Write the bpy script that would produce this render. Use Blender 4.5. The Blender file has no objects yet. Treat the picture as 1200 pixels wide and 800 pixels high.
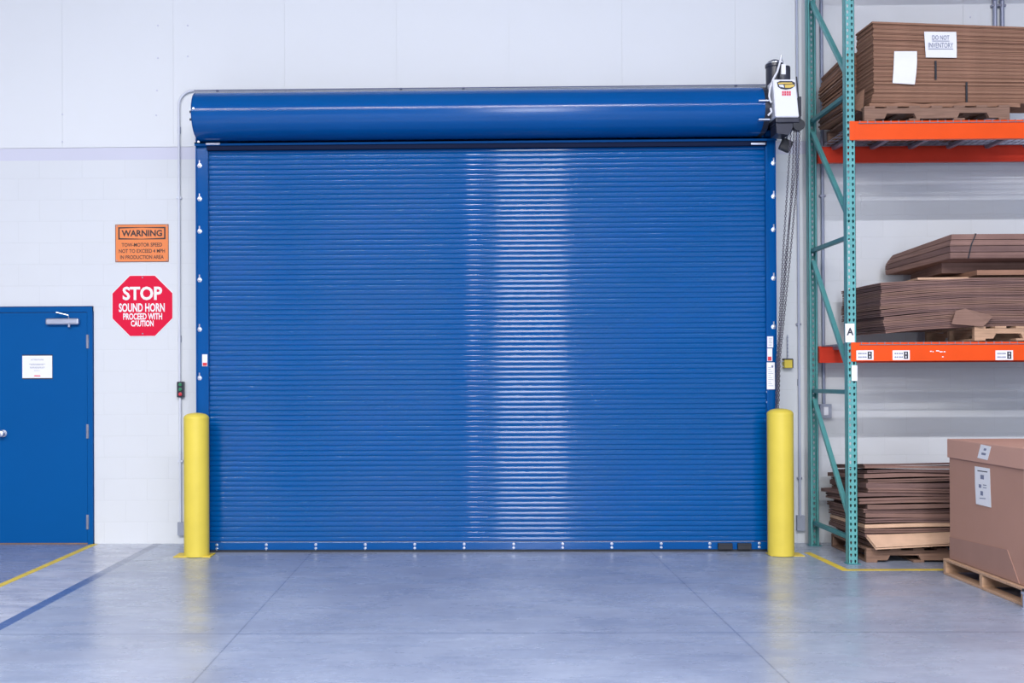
import bpy, bmesh, math, random
from mathutils import Vector, Matrix
random.seed(7)
PI = math.pi
sc = bpy.context.scene
C = sc.collection

# ------------------------------------------------------------------ camera
F = 1257.0
CAM = Vector((0.0, -10.06, 1.53))
R = Matrix.Rotation(0.020, 3, 'Z') @ Matrix.Rotation(PI/2 + 0.006, 3, 'X') @ Matrix.Rotation(-0.0045, 3, 'Z')
cd = bpy.data.cameras.new('camera'); cam = bpy.data.objects.new('camera', cd); C.objects.link(cam)
cam.matrix_world = Matrix.Translation(CAM) @ R.to_4x4()
cd.sensor_width = 36; cd.lens = 36*F/1200; cd.shift_x = 75/1200; cd.shift_y = 37.5/1200
cd.clip_end = 200
sc.camera = cam

def at(px, py, y):
    """measured point of the photograph placed on the vertical plane at depth y"""
    d = R @ Vector(((px-525)/F, (437.5-py)/F, -1))
    return CAM + d*((y-CAM.y)/d.y)

# ------------------------------------------------------------------ materials
def lin(c):
    return tuple((v/255/12.92 if v/255 <= 0.04045 else ((v/255+0.055)/1.055)**2.4) for v in c)

def mat(name, rgb, rough=0.5, metal=0.0, spec=0.5, var=0.0, vscale=6.0, bump=0.0, bscale=60.0, stretch=None, coat=0.0):
    m = bpy.data.materials.new(name); m.use_nodes = True
    nt = m.node_tree; b = nt.nodes['Principled BSDF']
    c = lin(rgb)
    b.inputs['Base Color'].default_value = (*c, 1); b.inputs['Roughness'].default_value = rough
    b.inputs['Metallic'].default_value = metal; b.inputs['Specular IOR Level'].default_value = spec
    b.inputs['Coat Weight'].default_value = coat
    tc = nt.nodes.new('ShaderNodeTexCoord'); mp = nt.nodes.new('ShaderNodeMapping')
    if stretch: mp.inputs['Scale'].default_value = stretch
    nt.links.new(tc.outputs['Object'], mp.inputs[0])
    if var > 0:
        n = nt.nodes.new('ShaderNodeTexNoise'); n.inputs['Scale'].default_value = vscale; n.inputs['Detail'].default_value = 5
        nt.links.new(mp.outputs[0], n.inputs['Vector'])
        r = nt.nodes.new('ShaderNodeValToRGB')
        r.color_ramp.elements[0].position = 0.3; r.color_ramp.elements[1].position = 0.7
        r.color_ramp.elements[0].color = (*[v*(1-var) for v in c], 1); r.color_ramp.elements[1].color = (*[min(1, v*(1+var)) for v in c], 1)
        nt.links.new(n.outputs['Fac'], r.inputs[0]); nt.links.new(r.outputs[0], b.inputs['Base Color'])
    if bump > 0:
        n2 = nt.nodes.new('ShaderNodeTexNoise'); n2.inputs['Scale'].default_value = bscale; n2.inputs['Detail'].default_value = 4
        nt.links.new(mp.outputs[0], n2.inputs['Vector'])
        bp = nt.nodes.new('ShaderNodeBump'); bp.inputs['Strength'].default_value = bump; bp.inputs['Distance'].default_value = 0.01
        nt.links.new(n2.outputs['Fac'], bp.inputs['Height']); nt.links.new(bp.outputs[0], b.inputs['Normal'])
    return m

M = {}
M['blue'] = mat('blue_paint', (0, 82, 154), 0.14, spec=0.3, var=0.04, vscale=1.5)
M['blue_slat'] = mat('blue_slat_paint', (0, 84, 156), 0.06, spec=0.38, var=0.02, vscale=1.2)
M['blue_door'] = mat('blue_door_paint', (0, 86, 156), 0.5, spec=0.10, var=0.03, vscale=1.2)
M['blue_edge'] = mat('blue_edge', (20, 55, 120), 0.4)
M['darkblue'] = mat('dark_blue', (24, 52, 100), 0.6)
M['black'] = mat('black_rubber', (42, 45, 52), 0.6, var=0.1)
M['brush'] = mat('brush_seal', (24, 34, 62), 0.8, spec=0.1)
M['blackmetal'] = mat('black_enamel', (45, 48, 62), 0.32, var=0.1)
M['white'] = mat('white_plastic', (236, 239, 248), 0.4)
M['paper'] = mat('paper', (244, 246, 252), 0.7, var=0.02)
M['ink'] = mat('ink', (48, 50, 62), 0.6)
M['greyink'] = mat('grey_ink', (130, 138, 165), 0.6)
M['red'] = mat('sign_red', (228, 24, 66), 0.5, spec=0.15)
M['redprint'] = mat('red_print', (232, 80, 105), 0.5)
M['orange_sign'] = mat('sign_orange', (242, 142, 86), 0.5, spec=0.25)
M['signblack'] = mat('sign_black', (60, 42, 44), 0.5)
M['yellow'] = mat('yellow_paint', (226, 206, 82), 0.45, spec=0.35, var=0.04, vscale=5)
M['yellow_tape'] = mat('yellow_tape', (232, 205, 70), 0.5, var=0.15, vscale=8)
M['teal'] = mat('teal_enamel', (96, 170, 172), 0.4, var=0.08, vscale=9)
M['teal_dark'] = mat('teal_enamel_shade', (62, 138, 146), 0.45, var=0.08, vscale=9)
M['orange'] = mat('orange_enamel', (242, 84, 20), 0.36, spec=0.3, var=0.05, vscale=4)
M['orange_rear_shaded'] = mat('orange_enamel_shaded', (214, 62, 40), 0.45, spec=0.2, var=0.06)  # orange beam paint made redder and duller to put shade into rear beams
M['zinc'] = mat('galvanised', (150, 154, 172), 0.45, metal=0.5, var=0.12, vscale=20)
M['conduit'] = mat('painted_conduit', (220, 226, 240), 0.45, var=0.03)
M['conduit2'] = mat('pale_conduit', (182, 190, 214), 0.45, var=0.03)
M['conduit_dark'] = mat('slate_conduit', (112, 120, 152), 0.5)
M['conduit_grey'] = mat('grey_conduit', (150, 158, 182), 0.4, metal=0.3, var=0.06)
M['greybox'] = mat('grey_box', (158, 165, 184), 0.5, var=0.06)
M['steel'] = mat('brushed_steel', (196, 202, 216), 0.3, metal=0.8, var=0.08, stretch=(1, 1, 12))
M['chain'] = mat('chain_steel', (120, 116, 128), 0.4, metal=0.6, var=0.1)
M['wood'] = mat('pallet_wood', (196, 160, 132), 0.8, var=0.2, vscale=5, stretch=(1, 12, 12), bump=0.3)
M['wood_dark'] = mat('brown_wood_shaded', (140, 110, 94), 0.8, var=0.22, vscale=5, stretch=(1, 12, 12), bump=0.3)  # brown wood, darkened to put the shadow under the stack into its colour
M['green'] = mat('green_button', (40, 130, 90), 0.4)
M['redbutton'] = mat('red_button', (215, 50, 65), 0.4)
M['gold'] = mat('gold_print', (226, 196, 96), 0.5)
M['girt'] = mat('girt_paint', (211, 214, 232), 0.6, var=0.03, vscale=1.0)

def card(name, rgb, lines=0.12, freq=55):
    """corrugated board: faint flute lines run along the cut edge"""
    m = mat(name, rgb, 0.85, spec=0.2, var=0.09, vscale=7)
    nt = m.node_tree; b = nt.nodes['Principled BSDF']
    src = b.inputs['Base Color'].links[0].from_socket
    tc = nt.nodes.new('ShaderNodeTexCoord'); w = nt.nodes.new('ShaderNodeTexNoise')
    mp = nt.nodes.new('ShaderNodeMapping'); mp.inputs['Scale'].default_value = (0.5, 0.5, freq)
    nt.links.new(tc.outputs['Object'], mp.inputs[0]); nt.links.new(mp.outputs[0], w.inputs['Vector'])
    w.inputs['Scale'].default_value = 2.2; w.inputs['Detail'].default_value = 3
    r = nt.nodes.new('ShaderNodeValToRGB')
    r.color_ramp.elements[0].position = 0.36; r.color_ramp.elements[1].position = 0.62
    k = 1-lines*2.2
    r.color_ramp.elements[0].color = (k, k, k, 1); r.color_ramp.elements[1].color = (1, 1, 1, 1)
    nt.links.new(w.outputs['Fac'], r.inputs[0])
    mx = nt.nodes.new('ShaderNodeMix'); mx.data_type = 'RGBA'; mx.blend_type = 'MULTIPLY'; mx.inputs['Factor'].default_value = 1
    nt.links.new(src, mx.inputs[6]); nt.links.new(r.outputs[0], mx.inputs[7]); nt.links.new(mx.outputs[2], b.inputs['Base Color'])
    return m
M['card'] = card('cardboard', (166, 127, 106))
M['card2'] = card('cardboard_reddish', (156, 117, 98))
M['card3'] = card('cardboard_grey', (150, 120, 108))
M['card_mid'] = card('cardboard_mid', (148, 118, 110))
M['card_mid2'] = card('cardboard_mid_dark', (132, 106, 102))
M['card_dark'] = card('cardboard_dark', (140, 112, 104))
M['card_light'] = card('cardboard_light', (222, 186, 160), 0.03)
M['box'] = mat('carton_board', (188, 146, 130), 0.8, spec=0.2, var=0.03, vscale=2.0)
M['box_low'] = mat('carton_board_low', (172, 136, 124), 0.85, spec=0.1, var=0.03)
M['box_lid'] = mat('carton_lid', (206, 162, 146), 0.8, spec=0.2, var=0.03, vscale=2.0)

# --- block wall: painted concrete block
def wall_mat(name, rgb, bw, bh, mortar, depth):
    m = mat(name, rgb, 0.6, spec=0.3); nt = m.node_tree; b = nt.nodes['Principled BSDF']
    tc = nt.nodes.new('ShaderNodeTexCoord'); sp = nt.nodes.new('ShaderNodeSeparateXYZ'); cb = nt.nodes.new('ShaderNodeCombineXYZ')
    nt.links.new(tc.outputs['Object'], sp.inputs[0]); nt.links.new(sp.outputs[0], cb.inputs[0]); nt.links.new(sp.outputs[2], cb.inputs[1])
    br = nt.nodes.new('ShaderNodeTexBrick'); br.inputs['Scale'].default_value = 1
    br.inputs['Brick Width'].default_value = bw; br.inputs['Row Height'].default_value = bh
    br.inputs['Mortar Size'].default_value = mortar; br.inputs['Mortar Smooth'].default_value = 0.6
    c = lin(rgb)
    br.inputs['Color1'].default_value = (*c, 1); br.inputs['Color2'].default_value = (*[v*0.985 for v in c], 1); br.inputs['Mortar'].default_value = (*[v*0.955 for v in c], 1)
    nt.links.new(cb.outputs[0], br.inputs['Vector'])
    n = nt.nodes.new('ShaderNodeTexNoise'); n.inputs['Scale'].default_value = 1.3; n.inputs['Detail'].default_value = 4
    nt.links.new(tc.outputs['Object'], n.inputs['Vector'])
    r = nt.nodes.new('ShaderNodeValToRGB'); r.color_ramp.elements[0].color = (.95, .955, .97, 1); r.color_ramp.elements[1].color = (1, 1, 1, 1)
    nt.links.new(n.outputs['Fac'], r.inputs[0])
    mx = nt.nodes.new('ShaderNodeMix'); mx.data_type = 'RGBA'; mx.blend_type = 'MULTIPLY'; mx.inputs['Factor'].default_value = 1
    nt.links.new(br.outputs['Color'], mx.inputs[6]); nt.links.new(r.outputs[0], mx.inputs[7]); nt.links.new(mx.outputs[2], b.inputs['Base Color'])
    bp = nt.nodes.new('ShaderNodeBump'); bp.invert = True; bp.inputs['Strength'].default_value = depth; bp.inputs['Distance'].default_value = 0.004
    nt.links.new(br.outputs['Fac'], bp.inputs['Height']); nt.links.new(bp.outputs[0], b.inputs['Normal'])
    return m
M['block'] = wall_mat('painted_block', (224, 229, 235), 0.406, 0.203, 0.004, 0.28)
M['panel'] = mat('insulated_panel', (229, 234, 240), 0.5, spec=0.3, var=0.012, vscale=0.6)
M['plain'] = mat('room_wall', (150, 154, 170), 0.7, var=0.03)
M['ceil'] = mat('ceiling_paint', (160, 164, 176), 0.8, var=0.03)

# --- sealed concrete floor
def floor_mat():
    m = bpy.data.materials.new('sealed_concrete'); m.use_nodes = True; nt = m.node_tree; b = nt.nodes['Principled BSDF']
    N = nt.nodes.new; L = nt.links.new
    tc = N('ShaderNodeTexCoord'); sp = N('ShaderNodeSeparateXYZ'); L(tc.outputs['Object'], sp.inputs[0])
    def ramp(src, stops):
        r = N('ShaderNodeValToRGB'); L(src, r.inputs[0])
        e = r.color_ramp.elements
        e[0].position, e[0].color = stops[0][0], (*stops[0][1], 1); e[1].position, e[1].color = stops[-1][0], (*stops[-1][1], 1)
        for p, c in stops[1:-1]:
            k = e.new(p); k.color = (*c, 1)
        return r.outputs[0]
    def noise(scale, st, detail=6, rough=0.6, dist=0.0):
        mp = N('ShaderNodeMapping'); mp.inputs['Scale'].default_value = st; L(tc.outputs['Object'], mp.inputs[0])
        n = N('ShaderNodeTexNoise'); n.inputs['Scale'].default_value = scale; n.inputs['Detail'].default_value = detail
        n.inputs['Roughness'].default_value = rough; n.inputs['Distortion'].default_value = dist
        L(mp.outputs[0], n.inputs['Vector']); return n.outputs['Fac']
    def mix(kind, a, b_, f=1.0):
        mx = N('ShaderNodeMix'); mx.data_type = 'RGBA'; mx.blend_type = kind
        if isinstance(f, float): mx.inputs['Factor'].default_value = f
        else: L(f, mx.inputs['Factor'])
        if isinstance(a, tuple): mx.inputs[6].default_value = (*a, 1)
        else: L(a, mx.inputs[6])
        if isinstance(b_, tuple): mx.inputs[7].default_value = (*b_, 1)
        else: L(b_, mx.inputs[7])
        return mx.outputs[2]
    def mth(op, a, b_=None):
        x = N('ShaderNodeMath'); x.operation = op
        if isinstance(a, (int, float)): x.inputs[0].default_value = a
        else: L(a, x.inputs[0])
        if b_ is not None:
            if isinstance(b_, (int, float)): x.inputs[1].default_value = b_
            else: L(b_, x.inputs[1])
        return x.outputs[0]
    col = ramp(noise(0.9, (1, 1, 1), 7, 0.62, 0.4), [(0.3, lin((150, 160, 183))), (0.52, lin((168, 179, 201))), (0.72, lin((185, 196, 216)))])
    col = mix('MULTIPLY', col, ramp(noise(2.6, (1, 4.5, 1), 8, 0.7, 0.8), [(0.3, (.80, .81, .84)), (0.62, (1, 1, 1))]), 0.8)
    col = mix('MULTIPLY', col, ramp(noise(22, (1, 1, 1), 3), [(0.3, (.93, .93, .94)), (0.6, (1, 1, 1))]), 1.0)
    x, y = sp.outputs[0], sp.outputs[1]
    # lighter walkway strip between the painted lines, darker slab beyond the yellow line
    strip = mth('MULTIPLY', mth('GREATER_THAN', x, -3.52), mth('LESS_THAN', x, -2.985))
    light = ramp(noise(2.0, (1, 3, 1), 7, 0.65, 0.6), [(0.3, lin((166, 172, 192))), (0.6, lin((204, 210, 226)))])
    col = mix('MIX', col, light, strip)
    col = mix('MULTIPLY', col, (.80, .79, .88), mth('LESS_THAN', x, -3.52))
    # saw-cut joints
    def line(v, pos, w):
        return mth('LESS_THAN', mth('ABSOLUTE', mth('SUBTRACT', v, pos)), w)
    yj = mth('ADD', y, mth('MULTIPLY', x, -0.012))
    j = mth('MAXIMUM', mth('MULTIPLY', mth('MAXIMUM', line(x, -1.41, .005), line(x, 1.6, .005)), 1.0), mth('MULTIPLY', line(yj, -3.57, .008), mth('GREATER_THAN', x, -2.9)))
    for v in (-4.6, 4.6): j = mth('MAXIMUM', j, line(x, v, .005)) if abs(v) > 5 else j
    col = mix('MULTIPLY', col, (.60, .62, .68), j)
    # blue painted line, worn off towards the wall
    bl = mth('MULTIPLY', mth('GREATER_THAN', x, -2.985), mth('LESS_THAN', x, -2.90))
    wear = N('ShaderNodeMapRange'); L(y, wear.inputs[0]); wear.inputs[1].default_value = -0.9; wear.inputs[2].default_value = -2.2
    wf = mth('MULTIPLY', bl, wear.outputs[0])
    col = mix('MIX', col, lin((116, 124, 150)), mth('MULTIPLY', bl, 0.6))
    col = mix('MIX', col, lin((60, 96, 160)), mth('MULTIPLY', wf, 0.72))
    L(col, b.inputs['Base Color'])
    rr = N('ShaderNodeMapRange'); L(noise(1.6, (1, 2.5, 1), 6), rr.inputs[0]); rr.inputs[1].default_value = .3; rr.inputs[2].default_value = .7
    rr.inputs[3].default_value = 0.20; rr.inputs[4].default_value = 0.36; L(rr.outputs[0], b.inputs['Roughness'])
    b.inputs['Specular IOR Level'].default_value = 0.6
    bp = N('ShaderNodeBump'); bp.inputs['Strength'].default_value = 0.06; bp.inputs['Distance'].default_value = 0.01
    L(noise(9, (1, 1, 1), 4), bp.inputs['Height']); L(bp.outputs[0], b.inputs['Normal'])
    return m
M['floor'] = floor_mat()

# ------------------------------------------------------------------ mesh helpers
class MB:
    """collects shapes (world coordinates) that become ONE mesh object"""
    def __init__(s): s.bm = bmesh.new()
    def face(s, pts):
        vs = [s.bm.verts.new(p) for p in pts]
        try: return s.bm.faces.new(vs)
        except ValueError: return None
    def box(s, x0, x1, y0, y1, z0, z1, bev=0.0, T=None):
        v = [Vector((x, y, z)) for x in (x0, x1) for y in (y0, y1) for z in (z0, z1)]
        if T: v = [T @ p for p in v]
        bv = [s.bm.verts.new(p) for p in v]
        fs = [s.bm.faces.new([bv[i] for i in f]) for f in ((0, 1, 3, 2), (4, 6, 7, 5), (0, 4, 5, 1), (2, 3, 7, 6), (0, 2, 6, 4), (1, 5, 7, 3))]
        if bev > 0:
            es = list({e for f in fs for e in f.edges})
            bmesh.ops.bevel(s.bm, geom=es, offset=bev, segments=2, profile=0.5, affect='EDGES')
        return s
    def prism(s, poly, axis, a, b, T=None):
        """poly: 2-D points; axis: the direction it is extruded in, from a to b"""
        def P(u, v, w):
            p = {'x': (w, u, v), 'y': (u, w, v), 'z': (u, v, w)}[axis]
            return T @ Vector(p) if T else Vector(p)
        A = [s.bm.verts.new(P(u, v, a)) for u, v in poly]; B = [s.bm.verts.new(P(u, v, b)) for u, v in poly]
        s.bm.faces.new(A); s.bm.faces.new(B[::-1])
        for i in range(len(poly)):
            k = (i+1) % len(poly); s.bm.faces.new((A[k], A[i], B[i], B[k]))
        return s
    def tube(s, pts, r, n=10, cap=True):
        pts = [Vector(p) for p in pts]; rings = []
        prev = None
        for i, p in enumerate(pts):
            d = (pts[min(i+1, len(pts)-1)] - pts[max(i-1, 0)]).normalized()
            if prev is None:
                a = d.orthogonal().normalized()
            else:
                a = (prev - d*prev.dot(d)).normalized()
            prev = a; b = d.cross(a)
            rr = r[i] if isinstance(r, (list, tuple)) else r
            rings.append([s.bm.verts.new(p + (a*math.cos(t)+b*math.sin(t))*rr) for t in [2*PI*k/n for k in range(n)]])
        for A, B in zip(rings, rings[1:]):
            for k in range(n): s.bm.faces.new((A[k], A[(k+1) % n], B[(k+1) % n], B[k]))
        if cap: s.bm.faces.new(rings[0][::-1]); s.bm.faces.new(rings[-1])
        return s
    def lathe(s, prof, c, n=40, axis='z'):
        """prof: (radius, height) pairs around an axis through c"""
        c = Vector(c); rings = []
        for r, h in prof:
            ring = []
            for k in range(n):
                t = 2*PI*k/n; u, v = r*math.cos(t), r*math.sin(t)
                p = {'z': (u, v, h), 'y': (u, h, v), 'x': (h, u, v)}[axis]
                ring.append(s.bm.verts.new(c+Vector(p)))
            rings.append(ring)
        for A, B in zip(rings, rings[1:]):
            for k in range(n): s.bm.faces.new((A[k], A[(k+1) % n], B[(k+1) % n], B[k]))
        s.bm.faces.new(rings[0][::-1]); s.bm.faces.new(rings[-1])
        return s
    def text(s, txt, x, y, z, h, w=None, bold=0.0, align='CENTER', T=None):
        """lettering on a plane facing -y, cap height h, optional total width w"""
        cu = bpy.data.curves.new('t', 'FONT'); cu.body = txt; cu.size = 1; cu.align_x = 'CENTER'; cu.align_y = 'CENTER'
        cu.offset = bold; cu.extrude = 0.0; cu.resolution_u = 3
        o = bpy.data.objects.new('t', cu); C.objects.link(o)
        bpy.context.view_layer.update()
        me = bpy.data.meshes.new_from_object(o.evaluated_get(bpy.context.evaluated_depsgraph_get()))
        xs = [v.co.x for v in me.vertices]; ys = [v.co.y for v in me.vertices]
        cx, cy = (min(xs)+max(xs))/2, (min(ys)+max(ys))/2
        sy = h/(max(ys)-min(ys)); sx = (w/(max(xs)-min(xs))) if w else sy
        base = {}
        for v in me.vertices:
            p = Vector((x+(v.co.x-cx)*sx, y, z+(v.co.y-cy)*sy))
            base[v.index] = s.bm.verts.new(T @ p if T else p)
        for p in me.polygons:
            try: s.bm.faces.new([base[i] for i in p.vertices])
            except ValueError: pass
        bpy.data.objects.remove(o); bpy.data.curves.remove(cu); bpy.data.meshes.remove(me)
        return s
    def build(s, name, material, parent=None, smooth=False, origin=None):
        bmesh.ops.recalc_face_normals(s.bm, faces=s.bm.faces[:])
        vs = [v.co for v in s.bm.verts]
        if parent is None:
            o0 = origin if origin is not None else Vector(((min(v.x for v in vs)+max(v.x for v in vs))/2, (min(v.y for v in vs)+max(v.y for v in vs))/2, min(v.z for v in vs)))
        else:
            o0 = base_of(parent)
        for v in s.bm.verts: v.co -= o0
        me = bpy.data.meshes.new(name); s.bm.to_mesh(me); s.bm.free()
        if smooth:
            for p in me.polygons: p.use_smooth = True
            try: me.set_sharp_from_angle(angle=math.radians(38))
            except Exception: pass
        me.materials.append(material)
        o = bpy.data.objects.new(name, me); C.objects.link(o)
        if parent is None: o.location = o0
        else: o.parent = parent
        return o

def base_of(o):
    v = Vector(o.location)
    while o.parent: o = o.parent; v = v + Vector(o.location)
    return v
def tag(o, label=None, cat=None, group=None, kind=None):
    if label: o['label'] = label
    if cat: o['category'] = cat
    if group: o['group'] = group
    if kind: o['kind'] = kind
    return o
def thing(name, label, cat, loc, group=None):
    o = bpy.data.objects.new(name, None); C.objects.link(o); o.location = loc; o.empty_display_size = 0.1
    return tag(o, label, cat, group)
def struct(name, mb, m, **k): return tag(mb.build(name, m, origin=Vector((0, 0, 0)), **k), kind='structure')
def Q(px, py, y): p = at(px, py, y); return p.x, p.z

# ------------------------------------------------------------------ the setting
XL, XR, YB, ZC = -9.5, 10.5, -26.0, 8.6
struct('floor', MB().box(XL-.2, XR+.2, YB-.2, 0.22, -0.15, 0), M['floor'])
struct('ceiling', MB().box(XL-.2, XR+.2, YB-.2, 0.2, ZC, ZC+.15), M['ceil'])
struct('wall_left', MB().box(XL-.2, XL, YB, 0, 0, ZC), M['plain'])
struct('wall_right', MB().box(XR, XR+.2, YB, 0, 0, ZC), M['plain'])
struct('wall_front', MB().box(XL-.2, XR+.2, YB-.2, YB, 0, ZC), mat('far_wall', (120, 126, 146), 0.7))
# back wall: block up to the girt, with the two openings left out
DX0, DX1, DZ = -4.60, -3.545, 2.195          # personnel door opening
RX0, RX1, RZ = -2.47, 2.80, 3.60             # rolling door opening
wb = MB()
wb.box(XL, DX0, 0, .2, 0, 3.622).box(DX0, DX1, 0, .2, DZ, 3.622).box(DX1, RX0, 0, .2, 0, 3.622)
wb.box(RX0, RX1, 0, .2, RZ, 3.622).box(RX1, XR, 0, .2, 0, 3.622)
struct('wall_back', wb, M['block'])
# insulated metal panels above: one mesh with a recessed joint every 1.056 m
up = MB(); up.box(XL, XR, .004, .2, 3.74, ZC)
x = Q(203, 50, 0)[0] - 6*1.056
while x < XR:
    a, b = max(x+.0015, XL), min(x+1.056-.0015, XR)
    if b > a: up.box(a, b, 0, .004, 3.742, ZC)
    x += 1.056
struct('wall_upper', up, M['panel'])
struct('trim_1', MB().box(XL, XR, .004, .2, 3.622, 3.742), M['girt'])
sr = MB()
for px, py in ((185, 30), (220, 30), (185, 68), (220, 66), (184, 106), (73, 134), (183, 135), (73, 166), (1137, 20)):
    X, Z = Q(px, py, 0); sr.lathe([(.008, 0), (.008, -.004), (.004, -.006)], (X, 0, Z), 10, 'y')
tag(sr.build('panel_screw', M['girt'], origin=Vector((0, 0, 0))), kind='structure').name = 'trim_2'

# ------------------------------------------------------------------ rolling door
DY = -.43
d1 = bpy.data.objects.new('door_1', None); C.objects.link(d1); d1.location = (0.17, -.05+DY, 0)
tag(d1, 'large blue ribbed roll-up door filling the middle of the wall', None, kind='structure')
yc = -.05+DY
CX0, CX1 = Q(245, 400, yc)[0], Q(897.5, 400, yc)[0]
zb = Q(560, 634, yc)[1]; pitch = (Q(560, 178.5, yc)[1]-zb)/77.0
# slat outline from the slope of its face: underside return, nearly flat middle, rounded shoulder
def slat():
    segs = [(.07, -54), (.08, -28), (.10, -14), (.13, -6), (.13, 0), (.12, 4), (.09, 9), (.10, 16), (.10, 28), (.08, 48)]
    yy_, zz_ = 0.0, 0.0; out = [(0, 0)]
    for fz, ang in segs:
        dz = fz*pitch; zz_ += dz; yy_ += dz*math.tan(math.radians(ang)); out.append((yy_, zz_))
    k = out[-1][0]
    return [(a-k*(b/out[-1][1])*1.0, b) for a, b in out]
prof = slat()
cur = MB(); rows = []
z = zb
while z < Q(560, 160, yc)[1]:
    for yy, zz in prof: rows.append((yy, z+zz))
    z += pitch
A = [cur.bm.verts.new((CX0, yc+yy, zz)) for yy, zz in rows]; B = [cur.bm.verts.new((CX1, yc+yy, zz)) for yy, zz in rows]
for i in range(len(rows)-1): cur.bm.faces.new((A[i], B[i], B[i+1], A[i+1]))
curtain = cur.build('slat_curtain', M['blue_slat'], d1, smooth=True)
ZT = Q(560, 160, yc)[1]
bb = MB().box(CX0, CX1, yc-.023, yc+.015, .028, zb-.004, .003).box(CX0, CX1, yc-.031, yc+.015, .022, .031)
bottom_bar = bb.build('bottom_bar', M['blue'], d1)
MB().box(CX0, CX1, yc-.021, yc+.011, 0.001, .022, .003).build('rubber_seal', M['black'], d1)
for px in (254, 312, 370, 428, 486, 544, 602, 659.5, 717, 775, 832, 890):
    for py in (637.3, 642):
        X, Z = Q(px, py - (px-600)*.003, yc-.025)
        MB().lathe([(.013, 0), (.013, -.003), (.008, -.004), (.007, -.010)], (X, yc-.023, Z), 10, 'y').build('bolt', M['steel'], bottom_bar)
for a, b in ((841, 858), (864, 880)):
    X0, X1 = Q(a, 640, yc-.03)[0], Q(b, 640, yc-.03)[0]; Z0, Z1 = Q(a, 643.5, yc-.03)[1], Q(a, 636, yc-.03)[1]
    s = MB().box(X0, X1, yc-.055, yc-.021, Z0, Z1, .006).box(X0+.01, X1-.01, yc-.059, yc-.053, Z1-.012, Z1-.004)
    s.build('stop_bracket', M['black'], bottom_bar)
# hood
HX0, HX1 = Q(224.5, 130, DY-.40)[0], Q(896.5, 130, DY-.40)[0]
HT, HB = Q(560, 107.3, DY-.17)[1], Q(560, 162.5, DY-.13)[1]
hr = (HT-HB)/2; hc = (HT+HB)/2
hp = [(DY, HT), (DY-.10, HT), (DY-.17, HT)]
for k in range(14):
    t = math.radians(84 - k*13.2); hp.append((DY-.20-.215*math.cos(t), hc+hr*math.sin(t)))
hp = hp + [(DY-.12, HB)]
inner = [(DY+(y_-DY)*.96, hc+(z_-hc)*.97) for y_, z_ in hp][::-1]
hood = MB()
hood.prism(hp+inner, 'x', HX0, HX1)
full = hp+[(DY, HB)]
hood.prism([(a, b) for a, b in full], 'x', HX0-.004, HX0+.006)
hood_o = hood.build('hood', M['blue'], d1, smooth=True)
MB().prism([(DY+(a-DY)*1.01, b) for a, b in full], 'x', HX1, HX1+.045).build('hood_bracket', M['blackmetal'], d1)
for py in (131, 140):
    MB().lathe([(.011, 0), (.011, -.012)], (HX0-.004, DY-.40, Q(224, py, DY-.4)[1]), 8, 'x').build('bolt', M['blackmetal'], hood_o)
for px, py in ((227, 127), (233, 161)):
    X, Z = Q(px, py, DY-.41); MB().lathe([(.009, 0), (.009, -.006)], (HX0+.02, DY-.415 if py < 150 else DY-.24, Z), 8, 'y').build('bolt', M['steel'], hood_o)
for py in (118, 140):
    X, Z = Q(894, py, DY-.43); MB().box(X-.035, X+.06, DY-.440, DY-.395, Z-.007, Z+.007, .003).build('bracket_tab', M['steel'], hood_o)
# lintel under the hood: angle, dark brush and two latch plates
GX0, GX1 = Q(230, 400, DY-.085)[0], Q(910, 400, DY-.085)[0]
def Zl(py): return Q(560, py, DY-.12)[1]
MB().box(GX0, GX1, DY-.13, DY, Zl(165.5), Zl(164)).box(GX0, GX1, DY-.13, DY-.122, Zl(168), Zl(164)).build('lintel_angle', M['blue_door'], d1)
MB().box(CX0, CX1, DY-.118, DY-.075, Zl(173), Zl(167)).build('lintel_brush', M['brush'], d1)
for a, b in ((241, 258), (880, 897)):
    X0, Z = Q(a, 168.5, DY-.135); X1 = Q(b, 168.5, DY-.135)[0]
    MB().box(X0, X1, DY-.142, DY-.13, Z-.010, Z+.010, .004).build('latch_plate', M['steel'], d1)
# frame that carries the door in front of the wall
MB().box(GX0, CX0-.01, DY+.001, 0, 0, ZT).box(CX1+.01, GX1, DY+.001, 0, 0, ZT).box(GX0, GX1, DY+.001, 0, ZT, HT-.01).build('door_frame', M['blue'], d1)
# guides, each with its anchor bolts
def guide(xa, xb, side, ys, pxb):
    g = MB().box(xa, xb, DY-.085, DY, 0, ZT+.02, .004)
    e = xa if side < 0 else xb
    g.box(e-(.0 if side < 0 else .012), e+(.012 if side < 0 else 0), DY-.10, DY-.085, 0, ZT, .002)
    g.box((xb-.02) if side < 0 else xa, xb if side < 0 else xa+.02, DY-.098, DY-.085, 0, ZT-.03, .002)
    go = g.build('guide_rail', M['blue'], d1)
    for py in ys:
        X, Z = Q(pxb, py, DY-.10)
        b = MB()
        b.lathe([(.022, 0), (.022, -.004), (.013, -.005), (.013, -.016), (.006, -.017), (.006, -.03)], (X, DY-.085, Z-.006), 6, 'y')
        b.box(X-.005, X+.005, DY-.099, DY-.085, Z, Z+.042, .002).build('anchor_bolt', M['steel'], go, smooth=False)
    return go
gl = guide(GX0, CX0+.006, -1, (193, 232, 270, 327, 385, 442), 233.5)
gr = guide(CX1-.006, GX1, 1, (190, 229, 268, 325, 382), 907)
X0, Z0 = Q(237, 429, DY-.1); X1, Z1 = Q(243, 415, DY-.1)
st = MB().box(X0, X1, DY-.102, DY-.098, Z0, Z1).build('sticker', M['white'], gl)
MB().box(X0+.005, X1-.003, DY-.104, DY-.102, Z0+.004, Z0+.032).build('red_print', M['redbutton'], st)
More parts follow.
